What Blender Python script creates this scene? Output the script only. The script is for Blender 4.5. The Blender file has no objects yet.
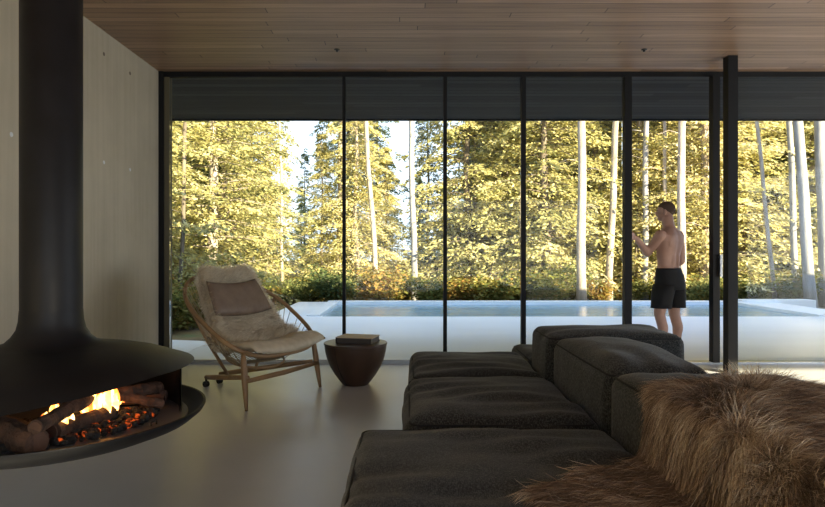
import bpy, math, random
import numpy as np
from mathutils import Vector, Matrix
D = bpy.data; SC = bpy.context.scene; COL = SC.collection
random.seed(7); R = np.random.default_rng(7)
PI = math.pi
CH = 1.17; F = 610.0; CX = 406.0; CY = 254.0
# ---------------------------------------------------------------- camera, sky, sun, exposure
cam = D.cameras.new('camera'); cam.lens = 36 * F / 825; cam.sensor_width = 36
cam.shift_x = 6.5 / 825; cam.clip_end = 400
cam_o = D.objects.new('camera', cam); COL.objects.link(cam_o)
cam_o.location = (0, 0, CH); cam_o.rotation_euler = (PI / 2, 0, 0); SC.camera = cam_o
SC.view_settings.view_transform = 'Standard'; SC.view_settings.look = 'None'
SC.view_settings.gamma = 1; SC.view_settings.exposure = 0.95
SC.cycles.max_bounces = 10; SC.cycles.diffuse_bounces = 5; SC.cycles.transparent_max_bounces = 16
SC.cycles.caustics_reflective = False; SC.cycles.caustics_refractive = False
w = D.worlds.new('sky'); SC.world = w; w.use_nodes = True
nt = w.node_tree; nt.nodes.clear()
o_ = nt.nodes.new('ShaderNodeOutputWorld'); bg = nt.nodes.new('ShaderNodeBackground')
tc = nt.nodes.new('ShaderNodeTexCoord'); sp = nt.nodes.new('ShaderNodeSeparateXYZ'); rp = nt.nodes.new('ShaderNodeValToRGB')
nt.links.new(tc.outputs['Generated'], sp.inputs[0]); nt.links.new(sp.outputs['Z'], rp.inputs[0])
rp.color_ramp.elements[0].position = 0.0; rp.color_ramp.elements[0].color = (.76, .88, 1, 1)
rp.color_ramp.elements[1].position = .7; rp.color_ramp.elements[1].color = (.42, .62, 1, 1)
nt.links.new(rp.outputs[0], bg.inputs[0]); bg.inputs[1].default_value = 1.3
nt.links.new(bg.outputs[0], o_.inputs[0])
sun = D.lights.new('sun', 'SUN'); sun.energy = 13.0; sun.angle = math.radians(.6); sun.color = (1, .83, .53)
sun_o = D.objects.new('sun', sun); COL.objects.link(sun_o)
SUN = Vector((.62, -.78, .36)).normalized()
sun_o.rotation_euler = SUN.to_track_quat('Z', 'Y').to_euler(); sun_o.location = (20, -20, 20)

def fill_light(name, loc, rot, sx, sy, e, col):      # added fill lamps, set in the unseen openings beside and behind the camera
    l = D.lights.new(name, 'AREA'); l.shape = 'RECTANGLE'; l.size = sx; l.size_y = sy; l.energy = e; l.color = col
    o = D.objects.new(name, l); COL.objects.link(o); o.location = loc; o.rotation_euler = rot; return o
fill_light('side_fill_light', (7.15, 2.8, 1.37), (0, PI / 2, 0), 2.6, 5.1, 78, (.86, .93, 1))
fill_light('rear_fill_light', (1.9, -3.15, 1.32), (PI / 2, 0, 0), 6.4, 2.5, 20, (.86, .93, 1))

def PX(px, py, Y): return Vector(((px - CX) / F * Y, Y, CH + (CY - py) / F * Y))

# ---------------------------------------------------------------- materials
def mat(name, col=(.5, .5, .5), rough=.6, metal=0, spec=.5):
    m = D.materials.new(name); m.use_nodes = True; b = m.node_tree.nodes['Principled BSDF']
    b.inputs['Base Color'].default_value = (*col, 1); b.inputs['Roughness'].default_value = rough
    b.inputs['Metallic'].default_value = metal; b.inputs['Specular IOR Level'].default_value = spec
    return m
def N(m, t): return m.node_tree.nodes.new('ShaderNode' + t)
def L(m, a, b): m.node_tree.links.new(a, b)
def BS(m): return m.node_tree.nodes['Principled BSDF']
def coords(m, scale=(1, 1, 1), rot=(0, 0, 0)):
    t = N(m, 'TexCoord'); mp = N(m, 'Mapping'); mp.inputs['Scale'].default_value = scale; mp.inputs['Rotation'].default_value = rot
    L(m, t.outputs['Object'], mp.inputs[0]); return mp.outputs[0]
def noise(m, vec, scale, detail=4, rough=.5):
    n = N(m, 'TexNoise'); n.inputs['Scale'].default_value = scale; n.inputs['Detail'].default_value = detail
    n.inputs['Roughness'].default_value = rough; L(m, vec, n.inputs['Vector']); return n.outputs['Fac']
def ramp(m, fac, stops):
    r = N(m, 'ValToRGB'); e = r.color_ramp.elements
    while len(e) < len(stops): e.new(.5)
    for el, (p, c) in zip(e, stops): el.position = p; el.color = (*c, 1)
    L(m, fac, r.inputs[0]); return r.outputs[0]
def mul(m, a, b, f=1):
    x = N(m, 'MixRGB'); x.blend_type = 'MULTIPLY'; x.inputs[0].default_value = f; L(m, a, x.inputs[1]); L(m, b, x.inputs[2]); return x.outputs[0]
def bump(m, fac, st, dist=.01):
    b = N(m, 'Bump'); b.inputs['Strength'].default_value = st; b.inputs['Distance'].default_value = dist
    L(m, fac, b.inputs['Height']); L(m, b.outputs[0], BS(m).inputs['Normal'])
def nmat(name, stops, scale, rough=.6, metal=0, mscale=(1, 1, 1), bst=0, bscale=None, spec=.5, detail=4):
    m = mat(name, stops[0][1], rough, metal, spec); v = coords(m, mscale); f = noise(m, v, scale, detail)
    L(m, ramp(m, f, stops), BS(m).inputs['Base Color'])
    if bst: bump(m, noise(m, v, bscale or scale * 4, 3), bst)
    return m

def mth(m, op, a, b=None):
    x = N(m, 'Math'); x.operation = op
    for k, q in enumerate((a, b)):
        if q is None: continue
        if isinstance(q, (int, float)): x.inputs[k].default_value = q
        else: L(m, q, x.inputs[k])
    return x.outputs[0]
def boards(name, c1, c2, gap, bw, bh, rough, gw=.06):
    m = mat(name, c1, rough, spec=.3); v = coords(m); sx = N(m, 'SeparateXYZ'); L(m, v, sx.inputs[0])
    yy = mth(m, 'DIVIDE', sx.outputs[1], bh); row = mth(m, 'FLOOR', yy); fy = mth(m, 'FRACT', yy)
    w1 = N(m, 'TexWhiteNoise'); w1.noise_dimensions = '1D'; L(m, row, w1.inputs['W'])
    xx = mth(m, 'ADD', mth(m, 'DIVIDE', sx.outputs[0], bw), mth(m, 'MULTIPLY', w1.outputs['Value'], 7.3)); cell = mth(m, 'FLOOR', xx); fx = mth(m, 'FRACT', xx)
    cb = N(m, 'CombineXYZ'); L(m, row, cb.inputs[0]); L(m, cell, cb.inputs[1]); w2 = N(m, 'TexWhiteNoise'); w2.noise_dimensions = '2D'; L(m, cb.outputs[0], w2.inputs['Vector'])
    c = ramp(m, w2.outputs['Value'], [(0, c2), (1, c1)])
    g = ramp(m, noise(m, coords(m, (.6, 22, 1)), 3, 6, .6), [(.3, (.66, .64, .62)), (.7, (1.12, 1.1, 1.08))])
    mask = mth(m, 'MULTIPLY', mth(m, 'GREATER_THAN', fy, gw), mth(m, 'GREATER_THAN', fx, .0022))
    mx = N(m, 'MixRGB'); L(m, mask, mx.inputs[0]); mx.inputs[1].default_value = (*gap, 1); L(m, mul(m, c, g), mx.inputs[2])
    L(m, mx.outputs[0], BS(m).inputs['Base Color']); bump(m, mask, .6, .01)
    return m
M = {}
M['ceiling'] = boards('cedar_boards', (.44, .29, .19), (.29, .185, .12), (.02, .012, .008), 2.7, .094, .42)
M['soffit'] = boards('shaded_soffit_boards', (.030, .030, .033), (.009, .009, .010), (.002, .002, .002), 3.1, .14, .8, .16)  # same boards as the ceiling, outdoor shade put into the dark grey
# concrete wall
m = mat('board_formed_concrete', (.4, .38, .32), .75); v = coords(m, (1, 1, 1))
c = ramp(m, noise(m, v, 1.3, 7, .6), [(.3, (.46, .405, .30)), (.7, (.57, .51, .385))])
ln = ramp(m, noise(m, coords(m, (1, 9, .35)), 2.2, 3), [(.38, (.93, .93, .92)), (.6, (1, 1, 1))])
L(m, mul(m, c, ln), BS(m).inputs['Base Color']); bump(m, noise(m, v, 30, 5), .15); M['concrete'] = m
m = mat('polished_concrete', (.3, .3, .3), .3, 0, .4); v = coords(m)
L(m, ramp(m, noise(m, v, .9, 8, .62), [(.3, (.44, .475, .54)), (.72, (.51, .54, .60))]), BS(m).inputs['Base Color'])
L(m, ramp(m, noise(m, v, 2.5, 5), [(.2, (.30,) * 3), (.8, (.36,) * 3)]), BS(m).inputs['Roughness']); M['floor'] = m
M['terrace'] = nmat('pale_terrace_concrete', [(.3, (.70, .72, .74)), (.7, (.82, .83, .84))], .7, .55, mscale=(.25, 1, 1))
M['coping'] = nmat('white_coping', [(.3, (.70, .72, .73)), (.7, (.8, .81, .82))], 2, .6)
M['snow'] = nmat('snow', [(.3, (.84, .87, .9)), (.7, (.9, .92, .95))], 2, .7, bst=.4, bscale=5)
M['water'] = nmat('pool_water', [(.35, (.16, .30, .38)), (.65, (.27, .42, .50))], 1.2, .18, mscale=(.4, 2.5, 1), bst=.35, bscale=9)
M['forest_floor'] = nmat('forest_floor', [(.3, (.10, .065, .03)), (.5, (.20, .13, .05)), (.7, (.12, .13, .04))], 1.5, .95, bst=.8, bscale=8)
M['frame'] = mat('black_window_frame', (.008, .008, .009), .6, 0, .2)
M['jamb'] = mat('yellow_lit_jamb', (.10, .085, .05), .5)  # yellowish tone puts the light falling on the jamb into its colour
M['rail'] = mat('aluminium_rail', (.42, .44, .46), .35, .6)
M['black'] = mat('black_steel', (.010, .010, .011), .38)
M['blackmatt'] = nmat('black_fire_steel', [(.3, (.007, .007, .008)), (.7, (.011, .011, .013))], 8, .5, 0, spec=.22)
M['ashplate'] = mat('grey_fire_plate', (.17, .18, .20), .5, .1)
M['ash'] = nmat('ash_and_coals', [(.35, (.01, .009, .008)), (.65, (.05, .045, .04))], 30, .95, bst=1, bscale=40)
M['plaster'] = mat('grey_plaster', (.33, .32, .29), .8)
M['roof'] = mat('dark_roof', (.03, .03, .03), .7)
# fabric
m = mat('charcoal_weave', (.03, .03, .03), .92, spec=.25); v = coords(m)
f1 = noise(m, coords(m, (1, .35, .35)), 260, 2); f2 = noise(m, coords(m, (.35, 1, 1)), 260, 2)
a = ramp(m, f1, [(.42, (.011, .0125, .013)), (.6, (.052, .055, .054))]); b_ = ramp(m, f2, [(.4, (.6, .6, .6)), (.62, (1.5, 1.5, 1.45))])
L(m, mul(m, a, b_), BS(m).inputs['Base Color']); BS(m).inputs['Sheen Weight'].default_value = .12
bump(m, noise(m, v, 7, 3), .35, .02); M['fabric'] = m
M['piping'] = mat('charcoal_piping', (.012, .013, .014), .9)
M['chairwood'] = nmat('ash_wood', [(.3, (.22, .13, .06)), (.7, (.34, .21, .10))], 6, .45, mscale=(1, 1, .2))
M['darkwood'] = nmat('dark_walnut', [(.3, (.030, .016, .010)), (.7, (.065, .036, .022))], 4, .38, mscale=(1, 1, .15))
M['rope'] = mat('flag_halyard', (.34, .27, .17), .8)
M['seatfab'] = nmat('beige_leather', [(.3, (.50, .42, .29)), (.7, (.62, .53, .38))], 14, .6)
M['headfab'] = nmat('brown_leather', [(.3, (.15, .10, .07)), (.7, (.21, .15, .105))], 10, .6, bst=.3)
M['brass'] = mat('steel_caster', (.2, .2, .2), .3, .9); M['rubber'] = mat('rubber', (.01, .01, .01), .7)
M['skin'] = nmat('skin', [(.3, (.42, .235, .17)), (.7, (.50, .29, .21))], 6, .5)
BS(M['skin']).inputs['Subsurface Weight'].default_value = .0
M['hair'] = mat('short_hair', (.10, .062, .040), .8)
M['shorts'] = nmat('black_shorts', [(.3, (.003, .003, .004)), (.7, (.007, .007, .008))], 10, .85)
M['book'] = mat('dark_book_cover', (.035, .03, .028), .55); M['pages'] = mat('book_pages', (.55, .50, .40), .8); M['booktop'] = mat('tan_book_cover', (.45, .36, .24), .6)
M['bark'] = nmat('pale_bark', [(.3, (.24, .20, .165)), (.7, (.46, .40, .34))], 7, .9, mscale=(1, 1, .25), bst=.6)
M['barkgrey'] = nmat('grey_shaded_bark', [(.3, (.18, .18, .185)), (.7, (.34, .335, .34))], 7, .9, mscale=(1, 1, .2), bst=.6)  # on the right-hand trunks this grey stands in for shade
M['barkdark'] = nmat('dark_bark', [(.3, (.10, .08, .06)), (.7, (.22, .18, .14))], 7, .9, mscale=(1, 1, .25), bst=.6)
M['logbark'] = nmat('charred_log', [(.3, (.02, .012, .008)), (.7, (.12, .06, .035))], 18, .9, bst=.8)
M['logend'] = nmat('log_end', [(.3, (.06, .028, .018)), (.7, (.14, .07, .04))], 9, .9)
def emis(name, stops, st, scale=9):
    m = mat(name, (0, 0, 0), 1); f = noise(m, coords(m), scale, 3); c = ramp(m, f, stops)
    L(m, c, BS(m).inputs['Emission Color']); BS(m).inputs['Emission Strength'].default_value = st; return m
M['flame'] = emis('flame', [(.30, (1, .16, .015)), (.5, (1, .42, .08)), (.62, (1, .70, .25))], 4.0, 14)
M['flameo'] = emis('orange_flame', [(.3, (.8, .07, .01)), (.65, (1, .30, .04))], 2.0, 14)
M['ember'] = emis('ember', [(.50, (.01, .002, .001)), (.78, (1, .13, .015))], .6, 40)
def leafmat(name, stops, tr=.45):
    m = D.materials.new(name); m.use_nodes = True; n = m.node_tree; n.nodes.clear()
    out = N(m, 'OutputMaterial'); df = N(m, 'BsdfDiffuse'); tl = N(m, 'BsdfTranslucent'); mx = N(m, 'MixShader'); mx.inputs[0].default_value = tr
    at = N(m, 'Attribute'); at.attribute_name = 'tint'
    oi = N(m, 'ObjectInfo'); ad = N(m, 'Math'); ad.operation = 'MULTIPLY_ADD'; ad.inputs[1].default_value = .42; 
    L(m, oi.outputs['Random'], ad.inputs[0])
    sb = N(m, 'Math'); sb.operation = 'MULTIPLY'; sb.inputs[1].default_value = .60; L(m, at.outputs['Fac'], sb.inputs[0]); L(m, sb.outputs[0], ad.inputs[2])
    c = ramp(m, ad.outputs[0], stops)
    L(m, c, df.inputs[0]); L(m, c, tl.inputs[0]); L(m, df.outputs[0], mx.inputs[1]); L(m, tl.outputs[0], mx.inputs[2]); L(m, mx.outputs[0], out.inputs[0]); return m
M['leaf'] = leafmat('yellow_green_foliage', [(.12, (.10, .13, .07)), (.38, (.38, .36, .15)), (.62, (.66, .61, .28)), (.9, (.86, .79, .48))])
M['needle'] = leafmat('dark_green_needles', [(.1, (.055, .085, .045)), (.5, (.16, .20, .08)), (.9, (.42, .40, .15))], .35)
M['fern'] = leafmat('undergrowth_leaves', [(.1, (.06, .09, .03)), (.5, (.22, .22, .06)), (.9, (.42, .24, .08))], .35)
def furmat(name, stops, rough=.75):
    m = mat(name, stops[0][1], rough, spec=.25); at = N(m, 'Attribute'); at.attribute_name = 'tint'
    L(m, ramp(m, at.outputs['Fac'], stops), BS(m).inputs['Base Color']); return m
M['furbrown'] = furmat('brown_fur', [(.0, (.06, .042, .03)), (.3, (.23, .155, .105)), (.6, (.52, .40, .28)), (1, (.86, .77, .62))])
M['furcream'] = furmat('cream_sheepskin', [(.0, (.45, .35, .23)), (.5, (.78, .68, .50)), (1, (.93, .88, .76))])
# clear glass (thin pane): real transmission plus fresnel reflection
m = D.materials.new('window_glass'); m.use_nodes = True; m.node_tree.nodes.clear()
out = N(m, 'OutputMaterial'); tr = N(m, 'BsdfTransparent'); tr.inputs[0].default_value = (.95, .97, .96, 1); gl = N(m, 'BsdfGlossy'); gl.inputs['Roughness'].default_value = .0
fr = N(m, 'Fresnel'); fr.inputs[0].default_value = 1.22; mx = N(m, 'MixShader'); L(m, fr.outputs[0], mx.inputs[0]); L(m, tr.outputs[0], mx.inputs[1]); L(m, gl.outputs[0], mx.inputs[2]); L(m, mx.outputs[0], out.inputs[0]); M['glass'] = m

# ---------------------------------------------------------------- mesh helpers
def world_off(p):
    v = Vector((0, 0, 0))
    while p is not None: v += p.location; p = p.parent
    return v
def link(name, me, parent=None):
    o = D.objects.new(name, me); COL.objects.link(o)
    if parent: o.parent = parent
    return o
def tag(o, label=None, cat=None, group=None, kind=None):
    if label: o['label'] = label
    if cat: o['category'] = cat
    if group: o['group'] = group
    if kind: o['kind'] = kind
    return o
def thing(name, loc, label, cat, group=None):
    o = D.objects.new(name, None); COL.objects.link(o); o.location = loc; o.empty_display_size = .1
    return tag(o, label, cat, group)
class MB:
    def __init__(s): s.v = []; s.f = []; s.n = 0; s.mi = []
    def add(s, V, Fc, mi=0):
        V = np.asarray(V, float).reshape(-1, 3); s.v.append(V); s.f += [tuple(int(i) + s.n for i in f) for f in Fc]; s.mi += [mi] * len(Fc); s.n += len(V); return s
    def box(s, x0, x1, y0, y1, z0, z1, mi=0):
        V = [(x, y, z) for x in (x0, x1) for y in (y0, y1) for z in (z0, z1)]
        return s.add(V, [(0, 1, 3, 2), (4, 6, 7, 5), (0, 4, 5, 1), (2, 3, 7, 6), (0, 2, 6, 4), (1, 5, 7, 3)], mi)
    def prism(s, poly, z0, z1, mi=0):
        n = len(poly); V = [(x, y, z0) for x, y in poly] + [(x, y, z1) for x, y in poly]
        return s.add(V, [tuple(range(n - 1, -1, -1)), tuple(range(n, 2 * n))] + [(i, (i + 1) % n, n + (i + 1) % n, n + i) for i in range(n)], mi)
    def tube(s, pts, rad, seg=8, closed=False, mi=0, flat=1.0, up=None, caps=True):
        pts = [Vector(p) for p in pts]; n = len(pts); V = []; rad = rad if hasattr(rad, '__len__') else [rad] * n
        pu = None
        for i, p in enumerate(pts):
            if closed: t = pts[(i + 1) % n] - pts[i - 1]
            else: t = pts[min(i + 1, n - 1)] - pts[max(i - 1, 0)]
            t.normalize()
            if pu is None:
                ref = Vector(up) if up is not None else (Vector((0, 0, 1)) if abs(t.z) < .9 else Vector((1, 0, 0)))
            else: ref = pu
            u = (ref - t * ref.dot(t)).normalized(); pu = u; w_ = t.cross(u)
            for k in range(seg):
                a = 2 * PI * k / seg; V.append(p + u * math.cos(a) * rad[i] + w_ * math.sin(a) * rad[i] * flat)
        Fc = []
        for i in range(n if closed else n - 1):
            for k in range(seg):
                a = i * seg + k; b = i * seg + (k + 1) % seg; j = (i + 1) % n
                Fc.append((a, b, j * seg + (k + 1) % seg, j * seg + k))
        if not closed and caps: Fc += [tuple(range(seg - 1, -1, -1)), tuple(range((n - 1) * seg, n * seg))]
        return s.add([tuple(v) for v in V], Fc, mi)
    def lathe(s, prof, c=(0, 0, 0), seg=48, mi=0, a0=0, a1=None):
        full = a1 is None; a1 = a1 if a1 is not None else 2 * PI; m_ = seg if full else seg + 1; V = []; Fc = []
        for r, z in prof:
            for k in range(m_):
                a = a0 + (a1 - a0) * k / seg; V.append((c[0] + r * math.cos(a), c[1] + r * math.sin(a), c[2] + z))
        for i in range(len(prof) - 1):
            for k in range(seg):
                k2 = (k + 1) % m_; Fc.append((i * m_ + k, i * m_ + k2, (i + 1) * m_ + k2, (i + 1) * m_ + k))
        return s.add(V, Fc, mi)
    def ell(s, c, r, seg=20, rings=12, rot=None, mi=0):
        V = []; Rm = rot if rot is not None else Matrix.Identity(3)
        for i in range(rings + 1):
            th = PI * i / rings
            for k in range(seg):
                a = 2 * PI * k / seg; p = Rm @ Vector((r[0] * math.sin(th) * math.cos(a), r[1] * math.sin(th) * math.sin(a), r[2] * math.cos(th))); V.append((c[0] + p.x, c[1] + p.y, c[2] + p.z))
        Fc = [(i * seg + k, (i + 1) * seg + k, (i + 1) * seg + (k + 1) % seg, i * seg + (k + 1) % seg) for i in range(rings) for k in range(seg)]
        return s.add(V, Fc, mi)
    def mesh(s, name, mats, off=(0, 0, 0), smooth=False, auto=None):
        me = D.meshes.new(name); V = np.concatenate(s.v) - np.array(off); me.from_pydata(V.tolist(), [], s.f); me.validate(clean_customdata=False)
        for m_ in (mats if isinstance(mats, (list, tuple)) else [mats]): me.materials.append(m_)
        if any(s.mi) and len(me.polygons) == len(s.mi): me.polygons.foreach_set('material_index', s.mi)
        import bmesh
        b = bmesh.new(); b.from_mesh(me); bmesh.ops.remove_doubles(b, verts=b.verts, dist=1e-6); bmesh.ops.recalc_face_normals(b, faces=b.faces)
        b.to_mesh(me); b.free()
        if smooth: me.shade_smooth()
        if auto:
            me.shade_smooth()
            try: me.set_sharp_from_angle(angle=math.radians(auto))
            except Exception: pass
        me.update(); return me
    def obj(s, name, mats, parent=None, smooth=False, auto=None, bevel=0):
        o = link(name, s.mesh(name, mats, world_off(parent), smooth, auto), parent)
        if bevel:
            b = o.modifiers.new('edge', 'BEVEL'); b.width = bevel; b.segments = 2; b.limit_method = 'ANGLE'
        return o
def struct(o): o['kind'] = 'structure'; return o
def bx(name, x0, x1, y0, y1, z0, z1, m_, parent=None, bevel=0): return MB().box(x0, x1, y0, y1, z0, z1).obj(name, m_, parent, bevel=bevel)

# ---------------------------------------------------------------- structure
WY = 6.5; LX = -2.62; H = 3.10; SY = 8.85; RX = 7.2; BY = -3.2
struct(bx('floor', LX - .3, RX, BY, WY + .06, -.25, 0, M['floor']))
struct(bx('ceiling', LX - .3, RX, BY, WY + .06, H, H + .06, M['ceiling']))
wl = struct(bx('wall_left', LX - .3, LX, BY, WY - .045, 0, H, M['concrete']))
for (py, pz) in ((5.29, 2.90), (5.79, 2.88), (5.29, 1.96), (5.79, 1.965), (4.05, 2.90), (4.05, 1.96), (3.55, 2.9), (3.55, 1.96)):
    mb = MB(); pr = [(.0, .0035), (.011, .0035), (.016, .002), (.017, 0)]
    V = []; seg = 14
    for r, z in pr:
        for k in range(seg): V.append((LX + z, py + r * math.cos(2 * PI * k / seg), pz + r * math.sin(2 * PI * k / seg)))
    mb.add(V, [(i * seg + k, i * seg + (k + 1) % seg, (i + 1) * seg + (k + 1) % seg, (i + 1) * seg + k) for i in range(3) for k in range(seg)])
    h_ = mb.obj('tie_hole', M['barkdark'] if pz > 2.5 else M['coping'], wl)
# back and side walls out of view, with tall openings added to let in fill light
mb = MB(); mb.box(LX - .3, -1.4, BY - .3, BY, 0, H); mb.box(-1.4, 5.2, BY - .3, BY, 2.6, H); mb.box(5.2, RX, BY - .3, BY, 0, H); struct(mb.obj('wall_back', M['plaster']))
mb = MB(); mb.box(RX, RX + .3, BY - .3, .2, 0, H); mb.box(RX, RX + .3, .2, 5.4, 2.7, H); mb.box(RX, RX + .3, 5.4, WY + .06, 0, H); struct(mb.obj('wall_right', M['plaster']))
struct(bx('roof', -9, 24, -1.0, SY, H + .20, H + .45, M['roof']))  # unseen slab, stretched sideways past the room to shade the terrace
struct(bx('trim_1', LX - .3, RX + .3, BY - .3, -1.0, H + .06, H + .2, M['roof']))
struct(MB().box(-9, 24, WY + .06, SY, H + .02, H + .2).obj('ceiling_outside', M['soffit']))
struct(bx('trim_2', -9, 24, SY, SY + .04, H + .0, H + .45, M['frame']))
struct(bx('trim_3', LX, RX, WY - .03, WY + .06, H - .055, H, M['frame']))           # head channel
struct(bx('trim_4', LX, RX, WY + .062, WY + .14, H - .005, H + .02, M['rail']))
struct(bx('trim_5', LX - .12, LX + .05, WY - .044, WY + .03, 0, H, M['frame']))    # jamb next to the concrete
struct(bx('trim_6', LX + .051, LX + .105, WY - .02, WY + .06, 0, H - .055, M['jamb']))
struct(bx('trim_7', LX, RX, WY - .05, WY + .06, 0, .022, M['rail']))               # floor rail
def wx(px): return (px - CX) / F * WY
def mx2(pa, pb, yn, yf): return ((pa - CX) / F * (yf if pa > CX else yn), (pb - CX) / F * (yn if pb > CX else yf))
MULL = [(342.3, 346), (443, 447), (520.3, 526), (622, 632), (709, 720)]
# windows: bay n between mullions; the right-hand mullion belongs to the bay as its frame
bays = [(LX + .106, wx(342.3), 342.3, 346, .06), (wx(346), wx(443), 443, 447, .06), (wx(447), wx(520.3), 520.3, 526, .07), (wx(526), wx(622), 622, 632, .09)]
for i, (xa, xb, pa, pb, dp) in enumerate(bays):
    fr_ = struct(bx('window_%d' % (i + 1), *mx2(pa, pb, WY - dp / 2, WY + dp / 2), WY - dp / 2, WY + dp / 2, .022, H - .055, M['frame']))
    g = bx('pane', xa, xb, WY - .008, WY + .008, .022, H - .055, M['glass'], fr_)
    MB().box(xa, xb, WY - .02, WY + .02, .022, .04).obj('bottom_bead', M['rail'], fr_)
d1 = struct(bx('door_1', *mx2(709, 720, WY - .09, WY), WY - .09, WY + .0, .022, H - .055, M['frame']))
mb = MB(); hx = wx(715.5); mb.box(hx - .012, hx + .012, WY - .125, WY - .1, .92, 1.16); mb.box(hx - .01, hx + .01, WY - .105, WY - .088, .94, .96); mb.box(hx - .01, hx + .01, WY - .105, WY - .088, 1.12, 1.14)
mb.obj('door_handle', M['rail'], d1)
w5 = struct(bx('window_5', RX - .06, RX, WY - .04, WY + .04, .022, H - .055, M['frame']))
bx('pane', wx(728), RX - .06, WY + .012, WY + .026, .022, H - .055, M['glass'], w5)
MB().box(3.139, 3.233, 5.94, 6.04, 0, H).obj('steel_column', M['frame'])
struct(D.objects['steel_column']); D.objects['steel_column'].name = 'trim_8'
# outside ground
def gz(o): return struct(o)
gz(MB().prism([(-60, -10), (60, -10), (60, 110), (-60, 110)], -.6, -.20).obj('ground', M['forest_floor']))
mb = MB()
PX0, PX1, PY0, PY1 = -1.62, 7.75, 11.45, 14.45
mb.box(LX, 24, WY + .06, PY0, -.2, -.012); mb.box(LX, PX0, PY0, 14.9, -.2, -.012); mb.box(PX1, 8.9, PY0, 14.9, -.2, -.012); mb.box(PX0, PX1, PY1, 14.9, -.2, -.012)
gz(mb.obj('terrace', M['terrace']))
mb = MB(); mb.box(PX0 - .25, PX1 + .25, PY1, PY1 + .35, -.012, .03); mb.box(PX0 - .25, PX0, PY0, PY1, -.012, .02); mb.box(PX1, PX1 + .25, PY0, PY1, -.012, .02); mb.box(8.0, 9.75, 14.5, 14.9, -.2, .06)
gz(mb.obj('pool_coping', M['coping']))
gz(MB().box(PX0, PX1, PY0, PY1, -.19, -.045).obj('pool_water', M['water']))
# snow bank left of the terrace
nx, ny = 50, 22; V = []; Fc = []
for j in range(ny + 1):
    for i in range(nx + 1):
        x = -14 + (LX + 14) * i / nx; y = 5.2 + (9.35 - 5.2) * j / ny; e = min(1, (1 - j / ny) * 4)
        V.append((x, y, -.2 + e * (.19 + .03 * math.sin(x * 2.1) * math.sin(y * 2.7)) * (1 if i < nx else .9)))
for j in range(ny):
    for i in range(nx): a = j * (nx + 1) + i; Fc.append((a, a + 1, a + nx + 2, a + nx + 1))
gz(MB().add(V, Fc).obj('snow_ground', M['snow'], smooth=True))

# ---------------------------------------------------------------- ceiling sprinklers
for (px, lab) in ((337, 'small black ceiling sprinkler above the hoop chair side'), (644, 'small black ceiling sprinkler nearer the steel column')):
    x = (px - CX) / F * 5.77
    s_ = MB().lathe([(0, -.022), (.009, -.022), (.011, -.019), (.009, -.008), (.026, -.006), (.028, 0), (0, 0)], (x, 5.77, H), 20).obj('sprinkler_head', M['black'], smooth=False)
    tag(s_, lab, 'sprinkler', 'ceiling sprinklers')

# ---------------------------------------------------------------- sofa modules
def ffn(x, y): return math.sin(x * 9.1 + 2.3 * math.sin(y * 5.3)) * .5 + math.sin(y * 13.7 + 1.7 * math.sin(x * 7.9 + 1)) * .5
def puff(x0, x1, y0, y1, z0, z1, r=.07, crown=.03, n=40, wr=.006, seed=0, bulge=.015, wdir='x'):
    import bmesh
    b = bmesh.new(); bmesh.ops.create_cube(b, size=2); bmesh.ops.subdivide_edges(b, edges=b.edges, cuts=n, use_grid_fill=True)
    c = Vector(((x0 + x1) / 2, (y0 + y1) / 2, (z0 + z1) / 2)); h = Vector(((x1 - x0) / 2, (y1 - y0) / 2, (z1 - z0) / 2))
    for v in b.verts:
        u = v.co.copy(); p = Vector((u.x * h.x, u.y * h.y, u.z * h.z))
        q = Vector([max(-h[k] + r, min(h[k] - r, p[k])) for k in range(3)]); d = p - q
        if d.length > 1e-9: p = q + d.normalized() * min(r, max(abs(d.x), abs(d.y), abs(d.z)))
        if u.z > -.99:
            p.z += crown * max(0, 1 - u.x ** 4) * max(0, 1 - u.y ** 4) * max(0, u.z) ** 2
        k = max(0, 1 - u.z ** 2); p.x += bulge * u.x * k * (1 - u.y ** 4); p.y += bulge * u.y * k * (1 - u.x ** 4)
        g = p + c
        e = 1.0
        if wdir == 'x': wv = math.sin((g.y + .03 * math.sin(g.x * 4 + seed)) * 34 + seed * 1.3 + 1.6 * math.sin(g.x * 3.1 + seed)) * (.5 + .5 * math.sin(g.x * 5.2 + g.y * 7 + seed))
        else: wv = math.sin((g.x + .03 * math.sin(g.y * 4 + seed)) * 34 + seed) * (.5 + .5 * math.sin(g.y * 5.2 + seed))
        if u.z > .2: p.z += wr * wv + wr * 1.2 * ffn(g.x + seed, g.y)
        else: p.x += wr * .8 * u.x * ffn(g.y + seed, g.z * 2); p.y += wr * .8 * u.y * ffn(g.x + seed, g.z * 2)
        v.co = p + c
    V = [tuple(v.co) for v in b.verts]; Fc = [[v.index for v in f.verts] for f in b.faces]; b.free()
    return MB().add(V, Fc)
def rrect(x0, x1, y0, y1, z, r, n=6):
    P = []
    for (cx, cy, a) in ((x1 - r, y1 - r, 0), (x0 + r, y1 - r, 90), (x0 + r, y0 + r, 180), (x1 - r, y0 + r, 270)):
        for k in range(n + 1): t = math.radians(a + 90 * k / n); P.append((cx + r * math.cos(t), cy + r * math.sin(t), z))
    # subdivide
    Q = []
    for i in range(len(P)):
        a, b = Vector(P[i]), Vector(P[(i + 1) % len(P)]); m_ = max(1, int((b - a).length / .05))
        for k in range(m_): Q.append(a + (b - a) * k / m_)
    return Q
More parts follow.
